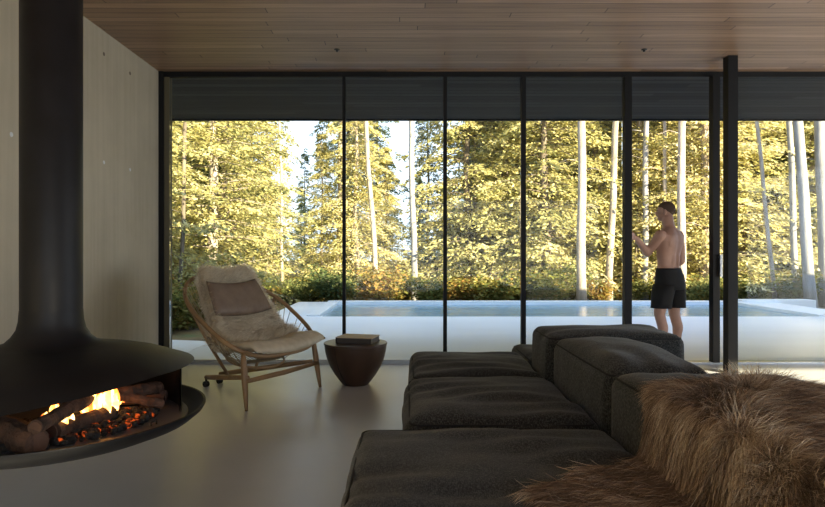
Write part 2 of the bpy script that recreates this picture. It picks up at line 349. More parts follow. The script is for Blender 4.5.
def module(name, label, cat, x0, x1, y0, y1, zt, crown, seed, wdir='x', r=.06, wr=.006, z0=.05):
    t = thing(name, ((x0 + x1) / 2, (y0 + y1) / 2, 0), label, cat, 'dark grey sofa modules')
    puff(x0, x1, y0, y1, z0, zt, r, crown, 44, wr, seed, .014, wdir).obj('cushion', M['fabric'], t, smooth=True)
    k = r * .30
    MB().tube(rrect(x0 + k, x1 - k, y0 + k, y1 - k, zt - k, r * .7), .0055, 6, closed=True).obj('piping', M['piping'], t, smooth=True)
    bx('plinth', x0 + .06, x1 - .06, y0 + .06, y1 - .06, 0, .06, M['black'], t)
    return t
module('sofa_module', 'deep charcoal sofa seat module nearest the camera, partly under the fur', 'sofa module', -.205, .885, 1.30, 2.69, .41, .028, 1, wr=.008)
module('sofa_module', 'charcoal seat module in the second row behind the nearest seat', 'sofa module', -.005, .89, 2.75, 3.76, .41, .028, 2, wr=.009, r=.075)
module('sofa_module', 'charcoal seat module closest to the round wooden side table and windows', 'sofa module', .03, .875, 3.78, 4.68, .41, .028, 3, wr=.009)
module('sofa_module', 'charcoal seat module facing the windows behind the farthest backrest, mostly hidden', 'sofa module', .885, 1.80, 4.30, 5.15, .41, .02, 4)
module('sofa_bolster', 'charcoal backrest block draped with the brown fur', 'sofa module', .895, 1.68, .85, 2.70, .645, .03, 5, 'y', .055)
module('sofa_bolster', 'middle charcoal backrest block between the fur and the farthest backrest', 'sofa module', .90, 1.385, 2.73, 3.75, .635, .055, 6, 'y', .055)
module('sofa_bolster', 'farthest charcoal backrest block nearest the standing man', 'sofa module', .88, 1.74, 3.78, 4.28, .655, .03, 7, 'x', .055)

# ---------------------------------------------------------------- fur strands
def strands(roots, dirs, normals, length, width, tint, seg=3, grav=.3, curl=.0, name='fur', m_=None, parent=None):
    n = len(roots); roots = np.asarray(roots, float); d = np.asarray(dirs, float); nn = np.asarray(normals, float)
    side = np.cross(d, nn + R.normal(0, .5, (n, 3))); side /= np.linalg.norm(side, axis=1)[:, None] + 1e-9
    cur = roots.copy(); dr = d.copy(); pts = [cur.copy()]; wid = R.normal(0, 1, (n, 3)); 
    for s in range(seg):
        dr = dr + np.array([0, 0, -grav / seg]) + curl * np.roll(wid, s % 3, axis=1) / seg; dr /= np.linalg.norm(dr, axis=1)[:, None]
        cur = cur + dr * (length / seg)[:, None]; pts.append(cur.copy())
    V = np.zeros((n, 2 * seg + 1, 3)); tn = np.zeros((n, 2 * seg + 1))
    for s in range(seg):
        wv = side * (width * (1 - .6 * s / seg))[:, None]; V[:, 2 * s] = pts[s] - wv; V[:, 2 * s + 1] = pts[s] + wv
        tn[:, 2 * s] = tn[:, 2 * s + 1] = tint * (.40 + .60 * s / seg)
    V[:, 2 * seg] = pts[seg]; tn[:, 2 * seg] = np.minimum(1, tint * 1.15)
    k = 2 * seg + 1; base = (np.arange(n) * k)[:, None]
    quads = []
    for s in range(seg - 1): quads.append(base + np.array([[2 * s, 2 * s + 1, 2 * s + 3, 2 * s + 2]]))
    q = np.stack(quads, 1).reshape(-1, 4); t = base + np.array([[2 * seg - 2, 2 * seg - 1, 2 * seg]])
    return fastmesh(name, V.reshape(-1, 3), q, t, tn.reshape(-1), m_, parent)
def fastmesh(name, V, q, t, tint, m_, parent=None, local=False):
    me = D.meshes.new(name); off = np.array(world_off(parent)) if not local else 0; V = V - off
    me.vertices.add(len(V)); me.vertices.foreach_set('co', V.astype(np.float32).ravel())
    nl = q.size + t.size; me.loops.add(nl); me.loops.foreach_set('vertex_index', np.concatenate([q.ravel(), t.ravel()]).astype(np.int32))
    starts = np.concatenate([np.arange(len(q)) * 4, len(q) * 4 + np.arange(len(t)) * 3]).astype(np.int32)
    me.polygons.add(len(starts)); me.polygons.foreach_set('loop_start', starts)
    me.update(calc_edges=True)
    a = me.attributes.new('tint', 'FLOAT', 'POINT'); a.data.foreach_set('value', tint.astype(np.float32))
    me.materials.append(m_); me.shade_smooth(); me.validate()
    return link(name, me, parent)

# brown fur throw: hide sheet following the sofa, strands on it
def hs(x, y):   # height of what lies under the hide
    s = 1 / (1 + math.exp(-(x - .862) / .014)); top = .685 - .35 * max(0, x - 1.5) ** 2 * 4
    return .452 + (top - .452) * s
POLY = [(.36, 1.84), (.44, 1.90), (.52, 1.93), (.60, 2.05), (.72, 2.06), (.84, 2.16), (.96, 2.27), (1.08, 2.32), (1.16, 2.27), (1.26, 2.33), (1.42, 2.30), (1.56, 2.16), (1.66, 2.02), (1.70, 1.6), (1.68, 1.0), (.95, .95), (.72, 1.05), (.60, 1.35), (.50, 1.60), (.42, 1.76)]
def inside(x, y, P):
    c = False; j = len(P) - 1
    for i in range(len(P)):
        if (P[i][1] > y) != (P[j][1] > y) and x < (P[j][0] - P[i][0]) * (y - P[i][1]) / (P[j][1] - P[i][1]) + P[i][0]: c = not c
        j = i
    return c
thr = thing('fur_throw', (1.2, 1.9, .645), 'long-haired brown fur hide draped over the nearest backrest and seat', 'fur throw')
# hide
n1, n2 = 150, 110; xs = np.linspace(.34, 1.70, n1); ys = np.linspace(.94, 2.36, n2); idx = {}; V = []; Fc = []
for i, x in enumerate(xs):
    for j, y in enumerate(ys):
        if inside(x, y, POLY): idx[i, j] = len(V); V.append((x, y, hs(x, y) + .006 * math.sin(x * 23) * math.sin(y * 19)))
for (i, j) in list(idx):
    q_ = [(i, j), (i + 1, j), (i + 1, j + 1), (i, j + 1)]
    if all(k in idx for k in q_): Fc.append([idx[k] for k in q_])
hide = MB().add(V, Fc).obj('hide', M['headfab'], thr, smooth=True)
sm = hide.modifiers.new('thick', 'SOLIDIFY'); sm.thickness = .008
rt, dd, nn = [], [], []
while len(rt) < 95000:
    x = random.uniform(.34, 1.70); y = random.uniform(.94, 2.36)
    # oversample the steep face
    if random.random() < .25: x = random.uniform(.80, .93)
    if not inside(x, y, POLY): continue
    e = .004; gx = (hs(x + e, y) - hs(x - e, y)) / (2 * e); nv = Vector((-gx, 0, 1)).normalized()
    tx = Vector((1, 0, gx)).normalized(); ty = Vector((0, 1, 0))
    sp_ = .52 * y + .075 + .02 * math.sin(y * 15)      # parting along the spine
    a = (x - sp_) * 4; a = max(-1, min(1, a)); vy = -.45 + .9 * max(0, (y - 2.1) / .25)
    wob = .5 * math.sin(x * 17 + 3 * math.sin(y * 11)) + .35 * math.sin(y * 31 + 2 * math.sin(x * 13))
    dv = tx * (a * 1.0 + .25 * wob) + ty * (vy + .35 * wob * (1 - abs(a))) + nv * .28 + Vector((random.gauss(0, .13), random.gauss(0, .13), random.gauss(0, .1)))
    rt.append((x, y, hs(x, y) + .003)); dd.append(dv.normalized()); nn.append(nv)
rt = np.array(rt); tn = np.clip(.50 + .20 * np.sin(rt[:, 0] * 14 + 2 * np.sin(rt[:, 1] * 17)) * np.sin(rt[:, 1] * 23 + 2 * np.sin(rt[:, 0] * 9)) + R.normal(0, .20, len(rt)) + .28 * np.exp(-((rt[:, 0] - .52 * rt[:, 1] - .075) / .04) ** 2) - .12 * (np.abs(rt[:, 0] - .52 * rt[:, 1] - .075) > .09) * (np.abs(rt[:, 0] - .52 * rt[:, 1] - .075) < .16), .03, 1)
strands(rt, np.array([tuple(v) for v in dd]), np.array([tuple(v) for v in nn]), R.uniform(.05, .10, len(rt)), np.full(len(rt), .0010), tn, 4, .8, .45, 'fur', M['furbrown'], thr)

# ---------------------------------------------------------------- suspended fireplace
FC = (-1.51, 2.60); RZ = .505
fp = thing('suspended_fireplace', (FC[0], FC[1], 0.28), 'black suspended round fireplace hanging from the ceiling by its flue', 'fireplace')
fp.location.z = .28
MB().lathe([(0, H), (.119, H), (.119, 1.02), (.119, .92)], (FC[0], FC[1], 0), 48).obj('flue', M['blackmatt'], fp, smooth=True)
def lipz(a):   # lower edge of the hood, higher where the mouth opens (azimuth 0 = +x)
    d = math.degrees(a) % 360
    if d > 180: d -= 360
    d0 = abs(d + 42); 
    z = .690 - .00 * d
    if d < -20: z = .690 - .10 * min(1, (-20 - d) / 75) ** 1.3
    if d > 120: z = .690 - .10 * (d - 120) / 60
    return z
seg = 120; prof = [(.1195, .93), (.123, .885), (.131, .850), (.150, .820), (.175, .796), (.215, .782), (.28, .771), (.36, .757), (.44, .738), (.52, .709), (.574, .0)]
mb = MB(); V = []; Fc = []
def hood(off):
    out = []
    for i, (r, z) in enumerate(prof):
        for k in range(seg):
            a = 2 * PI * k / seg; zz = z; rr = r - off
            d = (math.degrees(a) + 180) % 360 - 180
            back = d > 14 or d < -122
            lz = lipz(a)
            if i == len(prof) - 1: zz = max(lz, .50); rr = .574 - off * .15
            else:
                zz = z + (0 if not off else -.006)
                if i >= 7: zz = max(z - max(0, .69 - lz) * (i - 6) / 4 * (.55 if not back else .25), lz + .004)
            out.append((FC[0] + rr * math.cos(a), FC[1] + rr * math.sin(a), zz))
    return out
A = hood(0); B = hood(.008); n_ = len(prof)
for i in range(n_ - 1):
    for k in range(seg):
        k2 = (k + 1) % seg; Fc.append((i * seg + k, i * seg + k2, (i + 1) * seg + k2, (i + 1) * seg + k)); o2 = n_ * seg
        Fc.append((o2 + i * seg + k, o2 + (i + 1) * seg + k, o2 + (i + 1) * seg + k2, o2 + i * seg + k2))
for k in range(seg):
    k2 = (k + 1) % seg; i = n_ - 1; Fc.append((i * seg + k, i * seg + k2, n_ * seg + i * seg + k2, n_ * seg + i * seg + k))
mb.add(A + B, Fc).obj('hood', M['blackmatt'], fp, auto=50)
# hearth bowl: outer shell, rim, inner floor
MB().lathe([(0, .375), (.18, .378), (.36, .392), (.49, .418), (.575, .450), (.615, .482), (.625, RZ - .006), (.624, RZ), (.614, RZ), (.606, RZ - .008), (.590, .468), (.56, .452), (0, .452)], (FC[0], FC[1], 0), 96).obj('hearth_bowl', M['blackmatt'], fp, auto=40)
# fire back: inner shell wrapping round the rear
MB().lathe([(.52, .452), (.520, .70), (.512, .70), (.512, .452)], (FC[0], FC[1], 0), 60, a0=math.radians(15), a1=math.radians(236)).obj('fire_back', M['blackmatt'], fp, auto=40)
MB().lathe([(0, .4525), (0, .460), (.545, .460), (.548, .456), (.548, .4525)], (FC[0], FC[1], 0), 72).obj('fire_plate', M['ashplate'], fp, auto=40)
hd = PX(183.5, 403, 2.42)
sl = MB().tube([(-1.045, 2.50, .462), (-1.045, 2.50, .476), (-1.035, 2.53, .478), (-1.035, 2.53, .462)], .004, 6).obj('lifting_lug', M['black'], fp)
# coals
mb = MB()
for k in range(420):
    a = random.uniform(-1.9, .35); r = .45 * math.sqrt(random.random()); s_ = random.uniform(.010, .026)
    rot = Matrix.Rotation(random.uniform(0, 6), 3, 'Z') @ Matrix.Rotation(random.uniform(0, 6), 3, 'X')
    mb.ell((FC[0] - .03 + r * math.cos(a), FC[1] + r * math.sin(a), .462 + s_ * .5), (s_, s_ * .8, s_ * .6), 6, 4, rot)
co = mb.obj('charcoal_bed', M['ash'], fp); co['kind'] = 'stuff'
mb = MB()
for k in range(110):
    a = random.uniform(-1.3, .5); r = .40 * math.sqrt(random.random()); s_ = random.uniform(.010, .020)
    rot = Matrix.Rotation(random.uniform(0, 6), 3, 'Z') @ Matrix.Rotation(random.uniform(0, 6), 3, 'X')
    mb.ell((FC[0] + .02 + r * math.cos(a), FC[1] + r * math.sin(a), .468 + s_ * .5), (s_, s_ * .8, s_ * .6), 6, 4, rot)
co = mb.obj('glowing_embers', M['ember'], fp); co['kind'] = 'stuff'
def log(p0, p1, r0, r1, seed, label, burnt=True):
    rr = random.Random(seed); p0, p1 = Vector(p0), Vector(p1); n = 14; pts = [p0.lerp(p1, i / (n - 1)) + Vector((rr.gauss(0, .002), rr.gauss(0, .002), rr.gauss(0, .002))) for i in range(n)]
    rad = [(r0 + (r1 - r0) * i / (n - 1)) * (1 + .06 * rr.uniform(-1, 1)) for i in range(n)]
    t = MB().tube(pts, rad, 12).obj('firewood_log', M['logbark'] if burnt else M['logend']); tag(t, label, 'log', 'burning logs')
    # split face ends
    for P, q, r in ((p0, p1, r0), (p1, p0, r1)):
        d = (P - q).normalized(); MB().tube([P + d * .0005, P + d * .004], [r * .86, r * .8], 12).obj('cut_end', M['logend'], t)
def fpx(px, py, z):    # point where the view ray meets height z
    Y = (CH - z) * F / (py - CY); return Vector(((px - CX) / F * Y, Y, z))
log(fpx(36, 444, .50), fpx(-10, 424, .52), .052, .050, 1, 'thick dark charred log at the mouth with its cut end towards the room')
log(fpx(52, 432, .50), fpx(112, 412, .50), .034, .030, 2, 'long log lying in front of the flames')
log(fpx(105, 392, .57), fpx(163, 405, .50), .022, .020, 3, 'thin split branch leaning across the top of the fire')
log(fpx(112, 400, .50), fpx(166, 396, .51), .030, .026, 4, 'reddish log at the far end of the fire', False)
log(fpx(36, 428, .56), fpx(88, 398, .58), .026, .030, 5, 'log under the tallest flames at the back of the fire')
log(fpx(100, 398, .56), fpx(160, 388, .55), .030, .030, 6, 'stubby log beside the fire back')
# flames
def flame(base, h, w_, seed, m_, par):
    rr = random.Random(seed); n = 9; pts = []; rad = []
    ph = rr.uniform(0, 6)
    for i in range(n):
        t = i / (n - 1); pts.append((base[0] + w_ * .7 * math.sin(ph + t * 4) * t, base[1] + w_ * .4 * math.cos(ph * 2 + t * 3) * t, base[2] + h * t)); rad.append(max(.0012, w_ * (math.sin(PI * min(1, (t * .82 + .18))) ** .8)))
    par.tube(pts, rad, 8, flat=.45)
fl = MB(); fo = MB(); rr = random.Random(4)
for (px, py, h, n) in ((50, 420, .05, 4), (57, 418, .06, 4), (66, 418, .06, 3), (88, 406, .11, 6), (96, 405, .13, 7), (104, 403, .13, 7), (112, 402, .09, 5), (118, 395, .09, 4), (124, 392, .06, 2)):
    for q in range(n):
        b = fpx(px + rr.uniform(-5, 5), py + 9 + rr.uniform(-3, 2), .505)
        flame(b, h * 1.25 * rr.uniform(.6, 1.25), rr.uniform(.012, .026), rr.random() * 100, None, fl if rr.random() < .62 else fo)
fl.add(np.concatenate(fo.v), fo.f, 1)
fire = fl.obj('fire', [M['flame'], M['flameo']], None, smooth=True)
tag(fire, 'orange flames burning among the logs in the black fireplace', 'fire', None, 'stuff')

# ---------------------------------------------------------------- hoop lounge chair
u = Vector((.47, .882, 0)).normalized(); wv = Vector((u.y, -u.x, 0)); zz = Vector((0, 0, 1))
MID = Vector((-.985, 4.94, 0))
ch = thing('hoop_chair', (MID.x - .4 * wv.x, MID.y - .4 * wv.y, 0), 'wooden hoop lounge chair with cord back beside the fireplace', 'chair')
def CP(a, b, c): return MID + u * a + wv * b + zz * c      # a: along the side axis, b: forward, c: up
RH = .54; TH = math.radians(35); HC = CP(.02, -.41, .675); vv = (-wv * math.cos(TH) + zz * math.sin(TH))
def sgp(x, e): return math.copysign(abs(x) ** e, x)
def hoop(ph):
    e = 1.0 if math.sin(ph) > 0 else .62
    return HC + u * RH * sgp(math.cos(ph), e) + vv * RH * sgp(math.sin(ph), e)
MB().tube([hoop(2 * PI * k / 96) for k in range(96)], .019, 10, closed=True, flat=.85).obj('hoop', M['chairwood'], ch, smooth=True)
for sx in (-1, 1):
    top = hoop(-PI / 2 + sx * PI / 4) + Vector((0, 0, -.005)); ft = CP(sx * .46, .02, 0)
    t_ = top - Vector((0, 0, .0)); pts = [ft + (t_ - ft) * k / 6 for k in range(7)]
    MB().tube(pts, [.012, .017, .021, .024, .025, .022, .018], 10).obj('leg', M['chairwood'], ch, smooth=True)
# rear legs ending in casters
rear = [(.00, -.87), (.16, -.87)]
for (a, b), sx in zip(rear, (-1, 1)):
    p0 = CP(sx * .40, -.02, .235); p1 = CP(a, b, .085)
    MB().tube([p0 + (p1 - p0) * k / 5 for k in range(6)], [.016, .019, .021, .022, .022, .019], 10, flat=.9).obj('leg', M['chairwood'], ch, smooth=True)
    mb = MB(); cz = CP(a, b, .026)
    for s2 in (-1, 1): mb.tube([cz + u * (s2 * .010 - .007), cz + u * (s2 * .010 + .007)], .026, 16)
    mb.tube([CP(a, b, .03), CP(a, b, .085)], .009, 8)
    mb.obj('caster', M['rubber'], ch, auto=40)
MB().tube([CP(-.44, 0, .215), CP(0, -.01, .205), CP(.44, 0, .215)], [.017, .021, .017], 10).obj('cross_rail', M['chairwood'], ch, smooth=True)
for sx in (-1, 1):   # struts carrying the hoop from the rear legs
    p0 = CP(sx * .16, -.45, .165); p1 = hoop(PI / 2 - sx * 1.25)
    MB().tube([p0, (p0 + p1) / 2 - Vector((0, 0, .02)), p1], [.013, .015, .012], 8).obj('strut', M['chairwood'], ch, smooth=True)
# rear knob (seen upper left)
pk = hoop(math.radians(118)); 
MB().tube([hoop(math.radians(150)) + zz * .012, hoop(math.radians(150)) + zz * .07 - u * .02], [.011, .008], 8).obj('knob', M['chairwood'], ch, smooth=True)
# cord back: cords fan from the hoop down to the seat ring
seatc = CP(0, -.30, .30)
def seatring(ph): return seatc + u * .27 * math.cos(ph) - wv * .20 * math.sin(ph) + zz * (.05 * math.sin(ph))
MB().tube([seatring(2 * PI * k / 40) for k in range(40)], .010, 6, closed=True).obj('seat_ring', M['chairwood'], ch, smooth=True)
mb = MB()
for k in range(44):
    ph = math.radians(-28 + 236 * k / 43); ph2 = ph + math.radians(7) * (1 if k % 2 else -1)
    a = hoop(ph); b = seatring(ph2); md = (a + b) / 2 - zz * .035
    mb.tube([a, a.lerp(b, .3) - zz * .024, md, a.lerp(b, .75) - zz * .02, b], .0032, 5)
cb = mb.obj('cord_back', M['rope'], ch)
mb = MB()
for k in range(16):
    x = -.24 + .48 * k / 15; y_ = .2 * math.sqrt(max(0, 1 - (x / .27) ** 2))
    mb.tube([seatc + u * x + wv * y_, seatc + u * x + zz * -.012, seatc + u * x - wv * y_ + zz * .045], .003, 5)
mb.obj('cord_seat', M['rope'], ch)
# seat cushion following the hoop front
def surf(s, t):      # s -1..1 across, t 0 front .. 1 top of the back
    wdt = .45 - .15 * max(0, t - .25) / .75 if t > .25 else .45
    if t < .42: k = t / .42; b = .03 - .46 * k; c = .385 - .045 * math.sin(k * PI * .5) - 1.0 * max(0, .04 - t) 
    else: k = (t - .42) / .58; b = -.43 - .37 * k; c = .340 + .565 * k ** 1.1
    dish = .05 * (s * s) * (1 if t < .42 else .7)
    return CP(s * wdt + .03 + .05 * max(0, t - .4), b, c + dish)
def slab(t0, t1, th, nS=22, nT=26, wscale=1.0, lift=0, rnd=.3, name='', m_=None, par=None, s0=-1, s1=1):
    V = []; Fc = []
    def pt(i, j, side):
        s = (s0 + (s1 - s0) * i / nS) * wscale; t = t0 + (t1 - t0) * j / nT; e = .01
        a = surf(s, t); ds = surf(s + e, t) - surf(s - e, t); dt = surf(s, t + e) - surf(s, t - e); nv = ds.cross(dt).normalized()
        if nv.z < 0: nv = -nv
        ex = 2 * i / nS - 1; ey = 2 * j / nT - 1; q = max(0, 1 - abs(ex) ** 6) ** .5 * max(0, 1 - abs(ey) ** 6) ** .5
        return a + nv * (lift + th * .5 + side * th * .5 * q)
    for side in (1, -1):
        for j in range(nT + 1):
            for i in range(nS + 1): V.append(tuple(pt(i, j, side)))
    m2 = (nS + 1) * (nT + 1)
    for j in range(nT):
        for i in range(nS):
            a = j * (nS + 1) + i; Fc.append((a, a + 1, a + nS + 2, a + nS + 1)); Fc.append((m2 + a, m2 + a + nS + 1, m2 + a + nS + 2, m2 + a + 1))
    return MB().add(V, Fc).obj(name, m_, par, smooth=True)
slab(-.01, .46, .085, wscale=1.0, lift=.015, name='seat_cushion', m_=M['seatfab'], par=ch)
slab(.40, .98, .05, wscale=.92, lift=.0, name='back_pad', m_=M['seatfab'], par=ch)
# sheepskin over the back, draped to the seat front
sk = thing('sheepskin', tuple(surf(0, .6)), 'cream long-wool sheepskin draped over the hoop chair back', 'sheepskin')
slab(.20, 1.00, .02, wscale=.93, lift=.065, name='hide', m_=M['seatfab'], par=sk)
rt, dd, nn = [], [], []
def fur_on(f, n, lenr, s_rng, t_rng, down, extra=None, lift=.085):
    for _ in range(n):
        s = random.uniform(*s_rng); t = random.uniform(*t_rng); e = .01
        a = f(s, t); ds = f(s + e, t) - f(s - e, t); dt = f(s, t + e) - f(s, t - e); nv = ds.cross(dt).normalized()
        if nv.z < 0: nv = -nv
        if nv.dot(Vector((0, 0, 1)) + wv) < 0: nv = -nv
        wob = math.sin(s * 13 + 3 * math.sin(t * 21)) + math.sin(t * 33 + 2 * s)
        dv = nv * .8 - dt.normalized() * down + ds.normalized() * (.35 * wob + s * .5) + Vector((random.gauss(0, .25), random.gauss(0, .25), random.gauss(0, .25)))
        rt.append(tuple(a + nv * lift)); dd.append(tuple(dv.normalized())); nn.append(tuple(nv))
fur_on(surf, 26000, .06, (-.95, .95), (.22, 1.0), .6)
# edges
fur_on(surf, 5000, .06, (-.97, -.85), (.3, 1.02), .2); fur_on(surf, 9000, .06, (.85, 1.02), (.3, 1.03), .1); fur_on(surf, 7000, .06, (-.95, .95), (.94, 1.04), -.7, lift=.09)
rt = np.array(rt); tn = np.clip(.55 + .22 * np.sin(rt[:, 0] * 37 + 3 * np.sin(rt[:, 2] * 29)) * np.sin(rt[:, 2] * 41) + R.normal(0, .15, len(rt)), .03, 1)
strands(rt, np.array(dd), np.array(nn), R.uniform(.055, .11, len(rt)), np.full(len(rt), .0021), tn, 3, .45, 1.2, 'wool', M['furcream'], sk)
# head pillow
hp = thing('head_pillow', tuple(surf(0, .86)), 'brown leather head pillow strapped on top of the sheepskin', 'pillow')
nS, nT = 28, 18; V = []; Fc = []
for side in (1, -1):
    for j in range(nT + 1):
        for i in range(nS + 1):
            s = -1 + 2 * i / nS; q = -1 + 2 * j / nT; a = surf(s * .93, .80 + .13 * q); nv = (surf(.01, .86) - surf(-.01, .86)).cross(surf(0, .87) - surf(0, .85)).normalized()
            if nv.dot(wv) < 0: nv = -nv
            th = .055 * (max(0, 1 - s ** 4) * max(0, 1 - q ** 4)) ** .5; V.append(tuple(a + nv * (.155 + side * th)))
m2 = (nS + 1) * (nT + 1)
for j in range(nT):
    for i in range(nS):
        a = j * (nS + 1) + i; Fc.append((a, a + 1, a + nS + 2, a + nS + 1)); Fc.append((m2 + a, m2 + a + nS + 1, m2 + a + nS + 2, m2 + a + 1))
MB().add(V, Fc).obj('pillow_body', M['headfab'], hp, smooth=True)
for s in (-.4, .4):
    a = surf(s, .96); b = surf(s, 1.03); MB().tube([a + wv * .11, b + zz * .03 + wv * .03, b - wv * .03], [.008, .008, .008], 6, flat=.3).obj('strap', M['headfab'], hp)

# ---------------------------------------------------------------- round side table and book
TX, TY = -.452, 5.47
tb = thing('side_table', (TX, TY, 0), 'dark walnut bowl-shaped side table on the concrete floor', 'side table')
MB().lathe([(0, 0), (.112, 0), (.118, .006), (.150, .045), (.190, .10), (.228, .165), (.256, .235), (.272, .30), (.278, .345), (.279, .356), (0, .356)], (TX, TY, 0), 72).obj('bowl_base', M['darkwood'], tb, auto=40)
MB().lathe([(0, .357), (.280, .357), (.284, .361), (.284, .372), (.280, .376), (0, .376)], (TX, TY, 0), 72).obj('table_top', M['darkwood'], tb, auto=30)
V = []
a0 = math.radians(-125)
pts = [(TX + (r + .001) * math.cos(a0), TY + (r + .001) * math.sin(a0), z) for r, z in [(.118, .006), (.150, .045), (.190, .10), (.228, .165), (.256, .235), (.272, .30), (.279, .355)]]
MB().tube(pts, .003, 5).obj('seam', M['black'], tb)
bk = thing('book', (TX + .02, TY, .376), 'thick dark book with a pale top lying on the round side table', 'book')
c, s = math.cos(math.radians(-14)), math.sin(math.radians(-14))
def rb(x0, x1, y0, y1, z0, z1):
    m_ = MB().box(x0, x1, y0, y1, z0, z1); m_.v = [np.stack([TX + .025 + v[:, 0] * c - v[:, 1] * s, TY + .0 + v[:, 0] * s + v[:, 1] * c, v[:, 2]], 1) for v in m_.v]; return m_
rb(-.165, .165, -.125, .125, .3762, .382).obj('back_cover', M['book'], bk)
rb(-.158, .158, -.119, .119, .3822, .424).obj('pages', M['book'], bk)
rb(-.165, .165, -.125, .125, .4242, .431).obj('front_cover', M['booktop'], bk)
rb(-.170, -.1655, -.125, .125, .3762, .431).obj('spine', M['book'], bk)

# ---------------------------------------------------------------- standing man
MX, MY = 2.945, 6.84
ang = math.radians(-3)
fwd = Vector((-.60, .80, 0)); rgt = Vector((.80, .60, 0))
def BP(r, f, z): return Vector((MX, MY, -.012)) + rgt * r + fwd * f + zz * z
mb = MB()
def limb(P, Rr, seg=14, flat=1.0, up=None): mb.tube(P, Rr, seg, flat=flat, up=up); [mb.ell(tuple(p), (r * .98,) * 3, 12, 8) for p, r in ((P[0], Rr[0]), (P[-1], Rr[-1]))]
rotB = Matrix((rgt, fwd, zz)).transposed()
def E(r, f, z, a, b, c_): mb.ell(tuple(BP(r, f, z)), (a, b, c_), 20, 14, rotB)
# legs and feet
for sx, ff in ((-1, .03), (1, -.02)):
    limb([BP(sx * .095, 0, .92), BP(sx * .105, .01 + ff * .4, .74), BP(sx * .11, .015 + ff, .50), BP(sx * .11, ff - .025, .36), BP(sx * .11, ff - .015, .20), BP(sx * .11, ff, .09)], [.080, .082, .060, .056, .043, .036])
    limb([BP(sx * .11, ff - .03, .045), BP(sx * .118, ff + .08, .035), BP(sx * .125, ff + .17, .022)], [.038, .036, .020])
    E(sx * .11, ff - .03, .35, .052, .052, .10)
# torso sections
def sec(Z):
    V = []; Fc = []; n = 28
    for (z, a, b, f0, r0) in Z:
        for k in range(n):
            t = 2 * PI * k / n; g = 1 - .10 * math.exp(-((t - 1.5 * PI) / .22) ** 2)
            V.append(tuple(BP(r0 + a * sgp(math.cos(t), .85), f0 + b * sgp(math.sin(t), .85) * g, z)))
    for i in range(len(Z) - 1):
        for k in range(n): Fc.append((i * n + k, i * n + (k + 1) % n, (i + 1) * n + (k + 1) % n, (i + 1) * n + k))
    Fc += [tuple(range(n - 1, -1, -1)), tuple(range((len(Z) - 1) * n, len(Z) * n))]; mb.add(V, Fc)
sec([(.82, .150, .105, -.01, 0), (.90, .168, .118, -.012, 0), (.98, .160, .105, 0, 0), (1.06, .142, .092, .006, 0), (1.15, .150, .100, .005, 0), (1.24, .168, .112, -.004, 0), (1.32, .184, .116, -.012, 0), (1.39, .178, .100, -.016, 0), (1.44, .125, .078, -.012, 0), (1.475, .070, .062, -.005, 0)])
for sx in (-1, 1):
    E(sx * .085, -.085, 1.32, .065, .035, .085); E(sx * .042, -.075, 1.12, .035, .028, .13); E(sx * .075, -.045, .90, .075, .075, .085)
limb([BP(0, -.012, 1.44), BP(0, .005, 1.50), BP(0, .015, 1.58)], [.072, .065, .064])
# head turned a little to his left, away from the camera
hf = (fwd * math.cos(.35) - rgt * math.sin(.35)).normalized(); hr = hf.cross(zz).normalized(); rotH = Matrix((hr, hf, zz)).transposed(); HP = BP(0, .035, 1.655)
def HE(r, f, z, a, b, c_): p = HP + hr * r + hf * f + zz * z; mb.ell(tuple(p), (a, b, c_), 20, 14, rotH)
HE(0, -.008, .022, .076, .094, .090); HE(0, .030, -.050, .055, .060, .062); HE(0, .066, -.083, .026, .022, .022); HE(0, .094, -.018, .014, .020, .028); HE(0, .084, -.050, .022, .012, .010)
for sx in (-1, 1): HE(sx * .078, -.004, -.012, .010, .020, .032); HE(sx * .032, .083, .014, .016, .010, .010)
# left arm reaching to the door post, right arm bent in front
Lsh = BP(-.185, -.01, 1.385); hand = Vector((2.435, 6.60, 1.352))
Lel = Vector((2.715, 6.86, 1.175))
wr_ = hand + Vector((.075, .04, -.02))
limb([Lsh, Lsh.lerp(Lel, .45), Lel], [.062, .052, .043]); limb([Lel, Lel.lerp(wr_, .35), wr_], [.044, .043, .028])
limb([wr_, wr_.lerp(hand, .6), hand + Vector((.02, .005, .0))], [.028, .033, .030], flat=.6)
for i, (dz, ln) in enumerate(((.034, .060), (.012, .066), (-.010, .062), (-.031, .050))):   # four fingers closing round the post
    k0 = hand + Vector((.022, -.01, dz)); k1 = hand + Vector((-.006, -.054, dz + .004)); k2 = k1 + Vector((-ln * .55, -.012, .002)); k3 = k2 + Vector((-ln * .35, .012, 0))
    limb([k0, k1, k2, k3], [.0105, .0098, .009, .008], 8)
limb([hand + Vector((.035, .0, .03)), hand + Vector((.008, .012, .055)), hand + Vector((-.012, .015, .072))], [.012, .011, .009], 8)
Rsh = BP(.185, -.01, 1.385); Rel = BP(.235, -.02, 1.10); rw = BP(.20, .16, .96)
limb([Rsh, Rsh.lerp(Rel, .5), Rel], [.062, .054, .043]); limb([Rel, Rel.lerp(rw, .4), rw], [.043, .042, .028])
limb([rw, BP(.185, .215, .93)], [.028, .032], flat=.6)
for i in range(4):
    k0 = BP(.165 + .016 * i, .235, .925); k1 = k0 + fwd * .035 - zz * .015; k2 = k1 + fwd * .012 - zz * .03; limb([k0, k1, k2], [.010, .009, .0085], 8)
limb([BP(.165, .20, .935), BP(.14, .225, .925), BP(.13, .25, .91)], [.012, .010, .009], 8)
man = thing('person', (MX, MY, -.012), 'shirtless man in black swim shorts standing outside holding the door frame', 'person')
me = mb.mesh('body', M['skin'], world_off(man)); bo = link('body', me, man)
